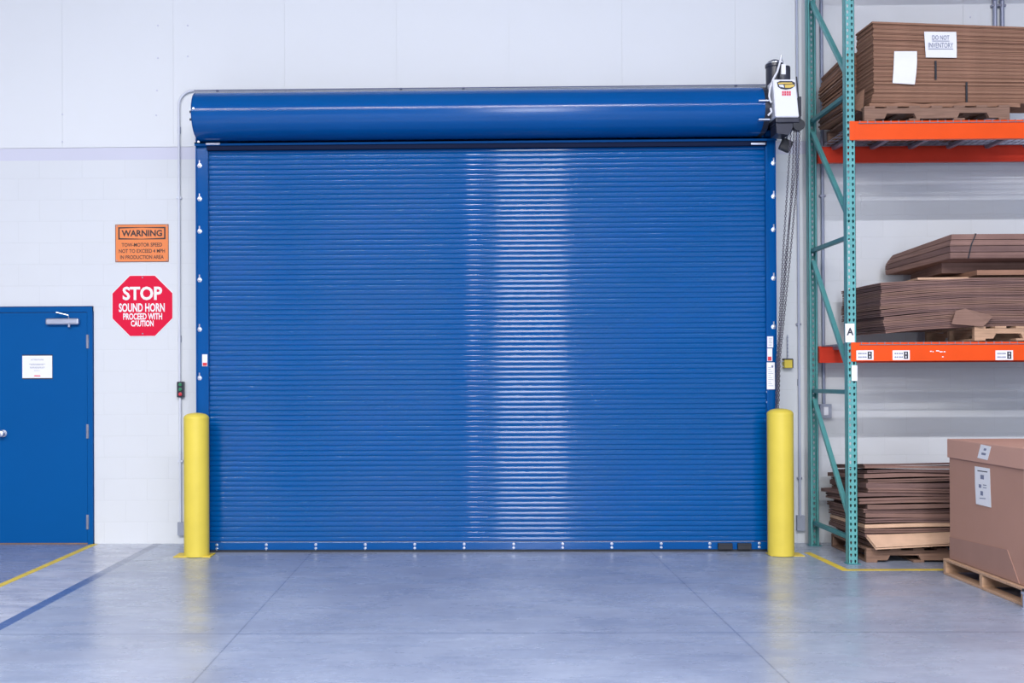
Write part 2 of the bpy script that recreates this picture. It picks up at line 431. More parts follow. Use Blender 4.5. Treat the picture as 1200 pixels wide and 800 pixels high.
def sticker(x0, y0, x1, y1, parent, y=DY-.088, m='white'):
    X0, Z1 = Q(x0, y0, y); X1, Z0 = Q(x1, y1, y)
    return MB().box(X0, X1, y-.003, y+.003, Z0, Z1).build('sticker', M[m], parent), (X0, X1, Z0, Z1)
s1, b1 = sticker(899, 394, 906, 407, gr, DY-.10)
q = MB()
for k in range(4): q.box(b1[0]+.012, b1[1]-.014+.004*(k % 2), DY-.1045, DY-.103, b1[2]+.02+k*.018, b1[2]+.024+k*.018)
q.build('print', M['greyink'], s1)
s2, b2 = sticker(899, 408, 905, 423, gr, DY-.10)
MB().box(b2[0]+.004, b2[1]-.008, DY-.1045, DY-.103, b2[2]+.004, b2[2]+.04).build('print', M['redbutton'], s2)
s3, b3 = sticker(898.5, 424.5, 908, 456, gr, DY-.10, 'paper')
q = MB()
for k in range(10): q.box(b3[0]+.012, b3[1]-.014-.01*(k % 3), DY-.1045, DY-.103, b3[2]+.03+k*.018, b3[2]+.033+k*.018)
q.lathe([(.009, 0), (.009, -.0015)], (b3[1]-.022, DY-.103, b3[3]-.035), 12, 'y')
q.build('print', M['greyink'], s3)
for py in (459, 471):
    X, Z = Q(899.5, py, DY-.1); MB().lathe([(.010, 0), (.009, -.012)], (X, DY-.085, Z), 10, 'y').build('bolt', M['steel'], gr)

# ------------------------------------------------------------------ personnel door
d2 = bpy.data.objects.new('door_2', None); C.objects.link(d2); d2.location = ((DX0+DX1)/2, -.02, 0)
tag(d2, 'blue personnel door with a white notice, at the left of the wall', None, kind='structure')
fr = MB(); w = .05
FX1 = Q(108.5, 500, -.03)[0]; FZ = Q(60, 359.5, -.03)[1]; FX0 = FX1-1.06
for a, b, c_, e in ((FX0, FX0+w, 0, FZ), (FX1-w, FX1, 0, FZ)): fr.box(a, b, -.03, .14, c_, e, .003)
fr.box(FX0, FX1, -.0305, .14, FZ-.05, FZ, .003)
fro = fr.build('door_frame', M['blue_door'], d2)
pan = MB().box(FX0+w+.003, FX1-w-.003, -.022, .022, .012, FZ-.054, .002).build('door_panel', M['blue_door'], d2)
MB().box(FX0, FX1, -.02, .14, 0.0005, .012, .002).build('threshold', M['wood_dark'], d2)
MB().box(FX0-.002, FX1+.002, -.034, 0.0, FZ, FZ+.006).build('drip_edge', M['blue_edge'], fro)
for a, b in ((392, 408), (497, 513.5), (603, 620)):
    X, Z1 = Q(102.3, a, -.035); Z0 = Q(102.3, b, -.035)[1]
    MB().tube([(X, -.034, Z0), (X, -.034, Z1)], .008, 10).box(X-.012, X+.012, -.031, -.022, Z0, Z1).build('hinge', M['zinc'], pan)
# closer: cylinder body, arm and shoe
X0, Z = Q(53, 376.5, -.07); X1 = Q(92, 376.5, -.07)[0]
cl = MB().box(X0, X1, -.075, -.022, Z-.032, Z+.030, .014).build('door_closer', M['steel'], pan)
Xa, Za = Q(79, 371, -.1); Xb, Zb = Q(66, 367, -.05)
MB().tube([(Xa, -.06, Z+.02), (Xa, -.08, Za+.015), (Xb+.02, -.10, Zb+.005), (Xb, -.03, Zb+.004)], .007, 8).build('closer_arm', M['steel'], cl)
MB().lathe([(.012, 0), (.012, .03)], (Xa, -.06, Z-.055), 10).build('closer_pivot', M['steel'], cl)
# notice
X0, Z1 = Q(26, 415.5, -.026); X1, Z0 = Q(61.5, 444, -.026)
no = MB().box(X0, X1, -.026, -.022, Z0, Z1).build('notice_holder', M['ink'], pan)
MB().box(X0+.002, X1-.002, -.0285, -.026, Z0+.010, Z1-.010).build('notice_sheet', M['paper'], no)
q = MB(); cx = (X0+X1)/2
q.text('ATTENTION', cx, -.0290, Z1-.048, .013, .12, .015)
for k, (hw, zz) in enumerate(((.075, -.088), (.06, -.096), (.07, -.118), (.065, -.126), (.028, -.150))):
    xx = cx-hw
    while xx < cx+hw:
        L_ = random.uniform(.008, .022); q.box(xx, min(xx+L_, cx+hw), -.0292, -.0285, Z1+zz-.002, Z1+zz+.002); xx += L_+.005
q.build('print', M['greyink'], no)
MB().box(cx-.03, cx+.03, -.0292, -.0285, Z0+.026, Z0+.036).build('red_print', M['redprint'], no)
X, Z = Q(1, 508, -.08)
kb = MB().lathe([(.034, 0), (.034, -.008), (.012, -.012), (.012, -.04), (.024, -.045), (.032, -.06), (.030, -.075), (.016, -.083)], (X, -.022, Z), 20, 'y').build('door_knob', M['steel'], pan, smooth=True)
X, Z = Q(6, 509, -.03); MB().lathe([(.008, 0), (.008, -.012)], (X, -.022, Z), 10, 'y').build('latch_pin', M['steel'], kb)

# ------------------------------------------------------------------ signs
X0, Z1 = Q(135, 263, -.01); X1, Z0 = Q(197.5, 306.5, -.01)
cx, cz, W_, H_ = (X0+X1)/2, (Z0+Z1)/2, X1-X0, Z1-Z0
ws = thing('warning_sign', 'orange rectangular warning sign about tow-motor speed, on the white wall', 'sign', (cx, -.002, Z0))
MB().box(X0, X1, -.008, -.001, Z0, Z1, .002).build('sign_panel', M['orange_sign'], ws)
def frame(mb, xa, xb, za, zb_, t, y0, y1):
    mb.box(xa, xb, y0, y1, za, za+t).box(xa, xb, y0, y1, zb_-t, zb_).box(xa, xa+t, y0, y1, za+t, zb_-t).box(xb-t, xb, y0, y1, za+t, zb_-t); return mb
q = frame(MB(), X0, X1, Z0, Z1, .004, -.0088, -.008)
q.build('sign_edge', M['signblack'], ws)
wx0, wx1, wz0, wz1 = X0+.028, X1-.028, cz+.035, Z1-.025
MB().prism([(wx0, wz0), (wx0, wz1), (wx1, wz1), (wx1, wz0)], 'y', -.0090, -.008).build('title_block', M['signblack'], ws)
lens = [(wx0+.014, wz0+.014), (wx0+.014, wz1-.014), (cx, wz1-.006), (wx1-.014, wz1-.014), (wx1-.014, wz0+.014), (cx, wz0+.006)]
MB().prism(lens, 'y', -.0098, -.009).build('title_field', M['orange_sign'], ws)
tb = (wz0+wz1)/2
MB().text('WARNING', cx, -.0104, tb, .060, .385, .035).build('title_lettering', M['signblack'], ws)
q = MB()
for i, (t, w_) in enumerate((('TOW-MOTOR SPEED', .40), ('NOT TO EXCEED 4 MPH', .455), ('IN PRODUCTION AREA', .43))):
    q.text(t, cx, -.0090, cz-.012-.058*i-.004, .036, w_*.96, .018)
q.build('lettering', M['signblack'], ws)
for sx in (-1, 1):
    for sz in (-1, 1):
        MB().lathe([(.006, 0), (.006, -.004)], (cx+sx*(W_/2-.015), -.008, cz+sz*(H_/2-.015)), 8, 'y').build('screw', M['zinc'], ws)

cx, cz = Q(166.8, 358.2, -.01); rw = (Q(202.7, 358, -.01)[0]-Q(131, 358, -.01)[0])/2
ss = thing('stop_sign', 'red octagonal stop sign with white lettering, below the orange warning sign', 'sign', (cx, -.002, cz-rw))
def octa(r): return [(cx+r*math.cos(math.radians(22.5+45*k))/math.cos(math.radians(22.5)), cz+r*math.sin(math.radians(22.5+45*k))/math.cos(math.radians(22.5))) for k in range(8)]
MB().prism(octa(rw), 'y', -.006, -.001).build('sign_panel', M['paper'], ss)
MB().prism(octa(rw-.006), 'y', -.0075, -.006).build('sign_face', M['red'], ss)
q = MB(); y_ = -.0082
def zz(py): return Q(166, py, -.01)[1]
q.text('STOP', cx, y_, zz(343.6), .128, .375, .032)
q.text('SOUND HORN', cx-.006, y_, zz(360.3), .082, .435, .030)
q.text('PROCEED WITH', cx+.002, y_, zz(370.6), .062, .37, .030)
q.text('CAUTION', cx-.002, y_, zz(378.8), .058, .215, .030)
q.build('lettering', M['paper'], ss)
for dz in (rw-.022, -rw+.028):
    MB().lathe([(.007, 0), (.007, -.004)], (cx+.002, -.0075, cz+dz), 8, 'y').build('screw', M['zinc'], ss)

# ------------------------------------------------------------------ conduits and small wall fittings
def conduit(name, label, pts, r, m, straps=(), couplings=(), group=None):
    """pts are wall points; the pipe hangs on short straps"""
    lo = min(pts, key=lambda p: p[2])
    t = thing(name, label, 'conduit', lo, group)
    MB().tube(pts, r, 10).build('pipe', M[m], t, smooth=True)
    for (x_, z_, hor) in straps:
        s = MB()
        if hor: s.box(x_-.012, x_+.012, -.002-2*r-.006, 0, z_-r-.004, z_+r+.004, .002)
        else: s.box(x_-r-.012, x_+r+.012, -2*r-.008, 0, z_-.010, z_+.010, .002)
        s.build('strap', M['zinc' if m != 'conduit' else m], t)
    for (x_, z_, hor) in couplings:
        d = Vector((.03, 0, 0)) if hor else Vector((0, 0, .03)); c_ = Vector((x_, -r-.004, z_))
        MB().tube([c_-d, c_+d], r*1.35, 10).build('coupling', M['conduit_grey'], t)
    return t
r_ = .0115; yy = -r_-.014
xl = Q(210, 300, yy)[0]; zt = Q(500, 103.3, yy)[1]; xr = Q(898, 103, yy)[0]
bend = [(xl+.14-.14*math.cos(math.radians(a)), yy, zt-.14+.14*math.sin(math.radians(a))) for a in range(0, 91, 9)]
zs = Q(211, 448, yy)[1]
conduit('electrical_conduit', 'white conduit rising left of the roll-up door and bending over at the top', [(xl, yy, zs)]+bend, r_, 'conduit',
        straps=[(xl, Q(210, 232, 0)[1], 0)], couplings=[(xl, Q(210, 153, 0)[1], 0), (xl, Q(210, 397, 0)[1], 0)])
conduit('electrical_conduit', 'long thin grey conduit running along the wall just above the blue hood', [(xl+.145, yy, zt), (xr, yy, zt)], .0055, 'conduit_dark', straps=[(Q(a_, 103, 0)[0], zt, 1) for a_ in (255, 470, 543, 862)])
zj = Q(212, 612, yy)[1]; xl2 = xl+.004
conduit('electrical_conduit', 'thin white conduit dropping from the push-button station behind the left bollard', [(xl2, yy, zj), (xl2, yy, Q(211, 464, yy)[1])], r_, 'conduit', straps=[(xl2, Q(211, 540, 0)[1], 0)])
# push button station
X0, Z1 = Q(207.5, 447, -.04); X1, Z0 = Q(215.5, 465.5, -.04)
pb = thing('push_button_station', 'small black push-button station with green and red buttons, left of the roll-up door', 'switch', ((X0+X1)/2, 0, Z0))
MB().box(X0, X1, -.055, 0, Z0, Z1, .006).build('housing', M['blackmetal'], pb)
for k, mm in enumerate(('green', 'green', 'redbutton')):
    zc = Z1-.028-.045*k
    MB().lathe([(.017, 0), (.017, -.008), (.013, -.009), (.013, -.020)], ((X0+X1)/2+.003, -.055, zc), 14, 'y').build('button', M[mm], pb, smooth=True)
def jbox(px0, py0, px1, py1, label, depth=.05, name='junction_box', m='greybox'):
    X0, Z1 = Q(px0, py0, -depth); X1, Z0 = Q(px1, py1, -depth)
    t = thing(name, label, 'electrical box', ((X0+X1)/2, 0, Z0))
    MB().box(X0, X1, -depth+.004, 0, Z0, Z1, .004).build('housing', M[m], t)
    cv = MB().box(X0-.002, X1+.002, -depth, -depth+.005, Z0-.002, Z1+.002, .002).build('cover', M[m], t)
    for z_ in (Z0+.012, Z1-.012): MB().lathe([(.004, 0), (.004, -.002)], ((X0+X1)/2, -depth, z_), 8, 'y').build('screw', M['zinc'], cv)
    return t, (X0, X1, Z0, Z1)
jbox(208, 612, 216, 627, 'small grey junction box low on the wall behind the left bollard')
# right conduit and its box
X, _ = Q(936.3, 400, yy)
conduit('electrical_conduit', 'thin pale conduit on the wall between the right bollard and the rack', [(X, yy, Q(936, 605, 0)[1]), (X, yy, 6.2)], .0105, 'conduit2',
        straps=[(X, Q(936, 560, 0)[1], 0), (X, Q(936, 380, 0)[1], 0)], couplings=[(X, Q(935, 448, 0)[1], 0)])
jbox(934.5, 604, 943.5, 621.5, 'grey junction box low on the wall between the right bollard and the rack')
# conduit behind the rack with an outlet
X, _ = Q(964.5, 330, yy)
conduit('electrical_conduit', 'grey conduit on the wall behind the rack frame, ending at a square outlet box', [(X, yy, Q(966, 475, 0)[1]), (X, yy, 6.2)], .015, 'conduit_grey', straps=[(X, Q(964, 230, 0)[1], 0)])
t, (a, b, c_, e) = jbox(961.5, 473.5, 974.5, 489.5, 'light grey square outlet box on the wall behind the rack', .06, 'outlet_box')
MB().box(a+.03, b-.03, -.064, -.06, c_+.025, e-.025, .002).build('receptacle', M['white'], t)
for px, lb in ((1166, 'grey pipe on the wall above the top cardboard pile, left one of two'), (1174.5, 'grey pipe on the wall above the top cardboard pile, right one of two')):
    X, _ = Q(px, 20, -.03)
    conduit('electrical_conduit', lb, [(X, -.03, 4.05), (X, -.03, 6.2)], .019, 'conduit_grey', straps=[(X, Q(px, 8, 0)[1], 0)])

# yellow chain keeper on the wall
X0, Z1 = Q(919, 421, -.06); X1, Z0 = Q(928.5, 431, -.06)
ck = thing('chain_keeper', 'small yellow box on a bracket beside the door chain, right of the roll-up door', 'box', ((X0+X1)/2, 0, Z0))
MB().box(X0, X1, -.07, 0, Z0, Z1, .005).build('housing', M['yellow'], ck)
MB().box(X0-.004, X1+.004, -.074, -.002, Z1-.004, Z1+.008, .002).box(X1-.002, X1+.006, -.074, -.002, Z0, Z1).build('bracket', M['ink'], ck)
MB().box(X0-.034, X0, -.05, -.045, Z0+.01, Z0+.018).box(X0-.034, X0, -.05, -.045, Z1-.02, Z1-.012).box(X0-.036, X0-.030, -.052, -.043, Z0+.005, Z1-.008).build('arm', M['steel'], ck)
xx, zt2 = Q(923, 393, -.03)
c = MB(); z_ = Z1+.01
k = 0
while z_ < zt2:
    c.tube([(xx, -.03, z_), (xx, -.03, z_+.016)], .006 if k % 2 else .0035, 6); z_ += .017; k += 1
c.build('pull_chain', M['conduit_grey'], ck)

# ------------------------------------------------------------------ bollards
def bollard(pxc, pyb, dpx, pytop, label, plate=False):
    y_ = -.71
    X, _ = Q(pxc, 560, y_); rad = dpx/2*(CAM.y*-1+y_)/F; Zt = Q(pxc, pytop, y_)[1]
    t = thing('bollard', label, 'bollard', (X, y_, 0))
    MB().lathe([(rad, .004), (rad, Zt-.050), (rad*.985, Zt-.042)], (X, y_, 0), 48).build('post', M['yellow'], t, smooth=True)
    MB().lathe([(rad*1.012, Zt-.055), (rad*1.012, Zt-.042), (rad*.93, Zt-.026), (rad*.75, Zt-.012), (rad*.5, Zt-.004), (rad*.2, Zt), (.004, Zt+.0005)], (X, y_, 0), 48).build('domed_cap', M['yellow'], t, smooth=True)
    if plate:
        MB().box(X-.185, X+.14, y_-.085, y_+.115, 0.0005, .010, .003).build('base_plate', M['yellow_tape'], t)
    else:
        MB().box(X-.10, X+.19, y_-.06, y_+.13, 0.0005, .004).build('base_plate', M['yellow_tape'], t)
bollard(230.3, 652, 29.3, 483.5, 'yellow bollard left of the roll-up door', True)
bollard(914.6, 647, 29.8, 478.5, 'yellow bollard right of the roll-up door')

# ------------------------------------------------------------------ floor tape
def tape(name, poly, label, m='yellow_tape'):
    q = MB(); q.prism(poly, 'z', 0.0003, .0018); tag(q.build(name, M[m]), label, 'floor marking'); return q
tape('floor_tape', [(-3.565, -.02), (-3.505, -.02), (-3.505, -9), (-3.565, -9)], 'long yellow floor line running out from beside the blue personnel door')
tape('floor_tape', [(2.93, -.57), (2.99, -.55), (3.02, -1.395), (7.4, -1.365), (7.4, -1.425), (2.955, -1.465)], 'bent yellow floor line around the foot of the storage rack')

# ------------------------------------------------------------------ door operator
op = thing('door_operator', 'motor operator with a white control box at the right end of the blue hood', 'motor', (2.75, -.75, 3.5))
OY = DY+.02
def Zp(py, y=-.42, px=915): return Q(px, py, y+OY)[1]
def Xp(px, y=-.42, py=110): return Q(px, py, y+OY)[0]
mc = Xp(905.5, -.3)
MB().lathe([(.02, Zp(66)), (.06, Zp(69)), (.078, Zp(72)), (.078, Zp(75)), (.072, Zp(76)), (.072, Zp(128)), (.06, Zp(131))], (mc+.01, -.32+OY, 0), 28).build('motor', M['blackmetal'], op, smooth=True)
MB().lathe([(.074, Zp(70.5)), (.074, Zp(72.5)), (.05, Zp(68))], (mc+.01, -.32+OY, 0), 28).build('motor_cap', M['steel'], op)
cb_ = MB().box(Xp(913), Xp(926.5), -.44+OY, -.30+OY, Zp(96), Zp(76.5), .022).build('capacitor_housing', M['blackmetal'], op, smooth=True)
MB().box(Xp(914.8), Xp(920), -.446+OY, -.438+OY, Zp(88), Zp(76), .002).build('nameplate', M['paper'], cb_)
MB().lathe([(.016, Zp(77)), (.016, Zp(70)), (.008, Zp(68)), (.008, Zp(62.5))], (Xp(916, -.36), -.36+OY, 0), 12).build('cord_grip', M['steel'], op)
cab = [(916, 66), (914, 74), (911, 84), (906, 93), (902.5, 103), (901.3, 112), (902.5, 118), (904, 120)]
MB().tube([(Xp(a, -.47), -.47+OY, Zp(b, -.47)) for a, b in cab], .0085, 8).build('flexible_cable', M['white'], op, smooth=True)
MB().tube([(Xp(903, -.47), -.47+OY, Zp(127, -.47)), (Xp(904, -.49), -.49+OY, Zp(131, -.49)), (Xp(900, -.47), -.47+OY, Zp(135, -.47))], .009, 8).build('flexible_cable', M['white'], op, smooth=True)
# cover, slightly tilted trapezoid
yf, ybk = -.52, -.30
def PX(px, py, y): return at(px, py, y)
yf, ybk = yf+OY, ybk+OY
cv = MB(); pts = [(906, 93), (932, 93), (936.5, 137), (909, 137)]
Fv = [cv.bm.verts.new(PX(a, b, yf)) for a, b in pts]
Bv = [cv.bm.verts.new(Vector((v.co.x, ybk, v.co.z))) for v in Fv]
cv.bm.faces.new(Fv); cv.bm.faces.new(Bv[::-1])
for i in range(4): cv.bm.faces.new((Fv[(i+1) % 4], Fv[i], Bv[i], Bv[(i+1) % 4]))
bmesh.ops.bevel(cv.bm, geom=cv.bm.edges[:], offset=.006, segments=2, affect='EDGES')
cvo = cv.build('control_box', M['white'], op)
def flatpoly(pts, y, name, m, parent, th=.003):
    P3 = [PX(a, b, y) for a, b in pts]; mb = MB(); mb.prism([(p.x, p.z) for p in P3], 'y', y-th, y); return mb.build(name, M[m], parent)
def ell(cx, cy, rx, ry, n=20): return [(cx+rx*math.cos(2*PI*k/n), cy+ry*math.sin(2*PI*k/n)) for k in range(n)]
lb = flatpoly([(910.5, 96.5), (914, 95), (928, 95), (931.5, 97), (931.5, 101), (927, 104), (921, 105), (915, 104), (911.5, 101.5)], yf-.001, 'brand_label', 'ink', cvo)
flatpoly([(912, 97), (916, 96.6), (928, 96.6), (929, 98.2), (912, 98.6)], yf-.005, 'print', 'gold', lb, .001)
flatpoly([(912.5, 99.4), (918, 99.4), (919, 102.6), (914, 102)], yf-.005, 'print', 'steel', lb, .001)
flatpoly([(919.5, 99.4), (930.5, 99.0), (930.6, 101.2), (926, 102.8), (920, 102.8)], yf-.005, 'print', 'gold', lb, .001)
q = MB()
for row, py in enumerate((108, 110.8)):
    for k in range(4):
        p = PX(916.4+k*2.7, py, yf); q.box(p.x, p.x+.015, yf-.0035, yf-.001, p.z-.009, p.z+.009)
q.build('print', M['redprint'], cvo)
# lower gear housing, chain wheel, side rod
MB().box(Xp(909, -.5), Xp(937, -.5), -.50+OY, -.30+OY, Zp(143.5, -.5), Zp(137, -.5), .006).build('base_plate', M['blackmetal'], op)
MB().prism([(Xp(909, -.48), Zp(143, -.48)), (Xp(932, -.48), Zp(143, -.48)), (Xp(928, -.48), Zp(151, -.48)), (Xp(924, -.48), Zp(158, -.48)), (Xp(910, -.48), Zp(156, -.48))], 'y', -.48+OY, -.30+OY).build('gear_housing', M['blackmetal'], op)
wx, wz = Xp(934.5, -.45), Zp(147.5, -.45)
MB().lathe([(.02, -.03), (.05, -.03), (.05, -.02), (.036, -.010), (.036, .010), (.05, .02), (.05, .03), (.02, .03)], (wx, -.46+OY, wz), 24, 'y').build('chain_wheel', M['black'], op)
MB().tube([(Xp(933.5, -.5), -.50+OY, Zp(90, -.5)), (Xp(937.8, -.5), -.50+OY, Zp(140, -.5))], .006, 8).build('side_rod', M['ink'], op)
hx, hz = Xp(920.5, -.3), Zp(170.5, -.3)
T = Matrix.Translation((hx, -.3+OY, hz)) @ Matrix.Rotation(math.radians(24), 4, 'Y')
MB().box(-.048, .048, -.03, .03, -.05, .05, .01, T=T).build('limit_box', M['black'], op)
MB().tube([(Xp(921, -.3), -.3+OY, Zp(163, -.3)), (Xp(924, -.35), -.35+OY, Zp(157, -.35)), (Xp(928, -.4), -.4+OY, Zp(152, -.4))], .009, 8).build('conduit_elbow', M['steel'], op)
MB().box(Xp(903, -.1), Xp(912, -.1), -.30+OY, -.001, Zp(150, -.1), Zp(100, -.1), .004).build('wall_bracket', M['blackmetal'], op)
MB().box(Xp(928, -.1), Xp(931, -.1), -.30+OY, -.001, Zp(143, -.1), Zp(120, -.1), .004).build('wall_bracket', M['blackmetal'], op)
# hand chains
def chain(path, label):
    pts = [Vector(p) for p in path]
    seg = []
    step = .021
    for a, b in zip(pts, pts[1:]):
        n_ = max(1, int(round((b-a).length/step)))
        seg += [(a.lerp(b, (i+.5)/n_), (b-a).normalized()) for i in range(n_)]
    m = MB()
    for i, (c0, d) in enumerate(seg):
        side = Vector((1, 0, 0)) if i % 2 else Vector((0, 1, 0))
        side = (side-d*side.dot(d)).normalized(); nrm = d.cross(side)
        ring = []
        for k in range(8):
            t = 2*PI*k/8; cc = c0+d*math.cos(t)*.0135+side*math.sin(t)*.0075
            out = (d*math.cos(t)+side*math.sin(t)).normalized()
            ring.append([m.bm.verts.new(cc+(out*math.cos(u)+nrm*math.sin(u))*.0028) for u in (0, PI/2, PI, 3*PI/2)])
        for k in range(8):
            A_, B_ = ring[k], ring[(k+1) % 8]
            for u in range(4): m.bm.faces.new((A_[u], A_[(u+1) % 4], B_[(u+1) % 4], B_[u]))
    return tag(m.build('hand_chain', M['chain'], smooth=True), label, 'chain')
def strand(a): return [PX(p, q_, y) for p, q_, y in a]
y0_, y1_ = -.45+OY, -.552
def ych(t): return y0_+(y1_-y0_)*t
chain(strand([(930.5, 152, ych(0)), (929, 200, ych(.17)), (922.5, 300, ych(.5)), (914.5, 395, ych(.8)), (912.5, 420, ych(.88)), (912, 486, ych(1)), (910.5, 489, ych(1)), (909.5, 486, ych(1)), (910.5, 420, ych(.9)), (912.5, 395, ych(.82)), (917.5, 300, ych(.5)), (924, 200, ych(.17)), (927, 152, ych(0))]), 'looped steel hand chain hanging beside the door guide, down behind the right bollard')
chain(strand([(937, 152, y0_-.02), (935, 200, ych(.15)-.02), (926, 300, ych(.48)-.02), (916.5, 395, ych(.78)-.02), (913.5, 425, ych(.88)-.02), (912.5, 470, ych(.97)-.016), (911, 473, ych(.97)-.016), (911.5, 470, ych(.97)-.016), (911.5, 425, ych(.88)-.02), (914, 395, ych(.78)-.02), (920.5, 300, ych(.48)-.02), (932, 200, ych(.15)-.02), (933.5, 152, y0_-.02)]), 'second looped steel hand chain, hanging from the operator on the side nearer the rack')

# ------------------------------------------------------------------ storage rack
YF, YR = -1.175, -.13          # front faces of the front and rear posts
PXc = 3.145; PW = .076; PD = .068; RL = 2.82
rack = thing('storage_rack', 'teal pallet rack with orange beams, right of the roll-up door', 'shelving rack', (PXc+RL/2, -.66, 0))
HZ = .0508
def post(xc, yf, front=True, top=5.6):
    """open channel with two columns of tear-shaped holes in its face; yf is the face plane, depth runs inwards"""
    m = MB(); s = 1 if front else -1
    # face grid
    x0, x1 = xc-PW/2, xc+PW/2; cols = [(x0+.006, xc-.003), (xc+.003, x1-.006)]
    y0 = yf
    m.face([(x0, y0, 0), (x0+.006, y0, 0), (x0+.006, y0, top), (x0, y0, top)])
    m.face([(xc-.003, y0, 0), (xc+.003, y0, 0), (xc+.003, y0, top), (xc-.003, y0, top)])
    m.face([(x1-.006, y0, 0), (x1, y0, 0), (x1, y0, top), (x1-.006, y0, top)])
    for (a, b) in cols:
        c0 = (a+b)/2; z = 0
        while z < top-.001:
            z1 = min(z+HZ, top); zm = (z+z1)/2
            outer = [(a, z), (c0, z), (b, z), (b, zm), (b, z1), (c0, z1), (a, z1), (a, zm)]
            inn = [(-.004, -.013), (0, -.014), (.004, -.013), (.0085, .002), (.007, .011), (0, .014), (-.007, .011), (-.0085, .002)]
            vo = [m.bm.verts.new((u, y0, v)) for u, v in outer]; vi = [m.bm.verts.new((c0+u, y0, zm+v)) for u, v in inn]
            vb = [m.bm.verts.new((c0+u, y0+.003, zm+v)) for u, v in inn]
            for k in range(8):
                j_ = (k+1) % 8
                m.bm.faces.new((vo[k], vo[j_], vi[j_], vi[k])); m.bm.faces.new((vi[k], vi[j_], vb[j_], vb[k]))
            z = z1
    m.box(x0, x0+.003, y0, y0+PD, 0, top); m.box(x1-.003, x1, y0, y0+PD, 0, top)
    m.box(x0, x0+.016, y0+PD-.003, y0+PD, 0, top); m.box(x1-.016, x1, y0+PD-.003, y0+PD, 0, top)
    po = m.build('upright_post', M['teal'], rack)
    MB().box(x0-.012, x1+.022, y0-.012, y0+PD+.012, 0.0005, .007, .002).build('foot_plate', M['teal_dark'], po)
    return po
def mirror_y(o, y):
    me = o.data
    for v in me.vertices: v.co.y = 2*y - v.co.y
    me.flip_normals()
posts = {}
for i, xc in enumerate((PXc, PXc+RL)):
    posts[i, 'f'] = post(xc, YF); posts[i, 'r'] = post(xc, YR)
    mirror_y(posts[i, 'r'], YR+.66)      # the rear posts turn their open side to the front
    for ch in posts[i, 'r'].children: mirror_y(ch, YR+.66)
    yA, yB = YF+PD*.6, YR-PD*.6
    hs = [.207, 1.415, 2.70, 3.885, 5.08]
    for z_ in hs:
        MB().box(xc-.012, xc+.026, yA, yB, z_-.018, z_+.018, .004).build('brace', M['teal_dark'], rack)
    for zr, zf in ((1.335, .30), (2.60, 1.53), (3.78, 2.83), (4.98, 4.00)):
        d = Vector((0, yB-yA, zr-zf)); L_ = d.length; ang = math.atan2(d.z, d.y)
        T = Matrix.Translation((xc+.004, yA, zf)) @ Matrix.Rotation(ang, 4, 'X')
        MB().box(-.014, .024, 0, L_, -.018, .018, .004, T=T).build('brace', M['teal'], rack)
decks = [(1.670, 1.822), (3.490, 3.642), (5.30, 5.452)]
BX0, BX1 = PXc-.008, PXc+RL+.008
for z0, z1 in decks:
    for front in (True, False):
        ya, yb = (YF-.006, YF+.042) if front else (YR-PD-.048, YR-PD)
        b_ = MB(); yo, yi = (ya, yb) if front else (yb, ya)
        sy = 1 if front else -1
        # stepped beam: full-height outer web, lower inner ledge
        b_.prism([(yo, z0), (yo, z1), (yo+sy*.026, z1), (yo+sy*.026, z1-.022), (yi, z1-.022), (yi, z0)], 'x', BX0 if front else PXc+PW/2, BX1)
        bo = b_.build('beam', M['orange'] if front else M['orange_rear_shaded'], rack)
        if front:
            for xe, sgn in ((BX0, 1), (BX1, -1)):
                MB().box(min(xe, xe+sgn*.042), max(xe, xe+sgn*.042), YF-.010, YF-.006, z0-.004, z1+.002, .002).build('beam_connector', M['orange'], bo)
    # wire deck: long wires bend down over the front beam
    w_ = MB(); x = PXc+.075
    zw = z1+.004
    while x < PXc+RL-.06:
        w_.tube([(x, YF-.009, z1-.022), (x, YF-.009, zw), (x, YR-PD-.03, zw), (x, YR-PD+.002, z1-.02)], .0028, 5); x += .0635
    for k in range(9):
        y_ = YF+.02+k*.115
        w_.tube([(PXc+.06, y_, zw-.005), (PXc+RL-.06, y_, zw-.005)], .003, 5)
    w_.tube([(PXc+.06, YF-.012, z1-.018), (PXc+RL-.06, YF-.012, z1-.018)], .003, 5)
    dk = w_.build('wire_deck', M['zinc'], rack)
    if z1 > 5: MB().box(PXc+.06, PXc+RL-.06, YF+.045, YR-PD-.05, z1-.003, z1-.0005).build('shade_panel', M['zinc'], rack)  # unseen solid sheet added on the top level to darken the wall behind
    for k in range(8):
        x = PXc+.18+k*.345
        MB().box(x-.02, x+.02, YF+.03, YR-PD-.03, z1-.036, z1-.004, .004).build('support_channel', M['zinc'], dk)
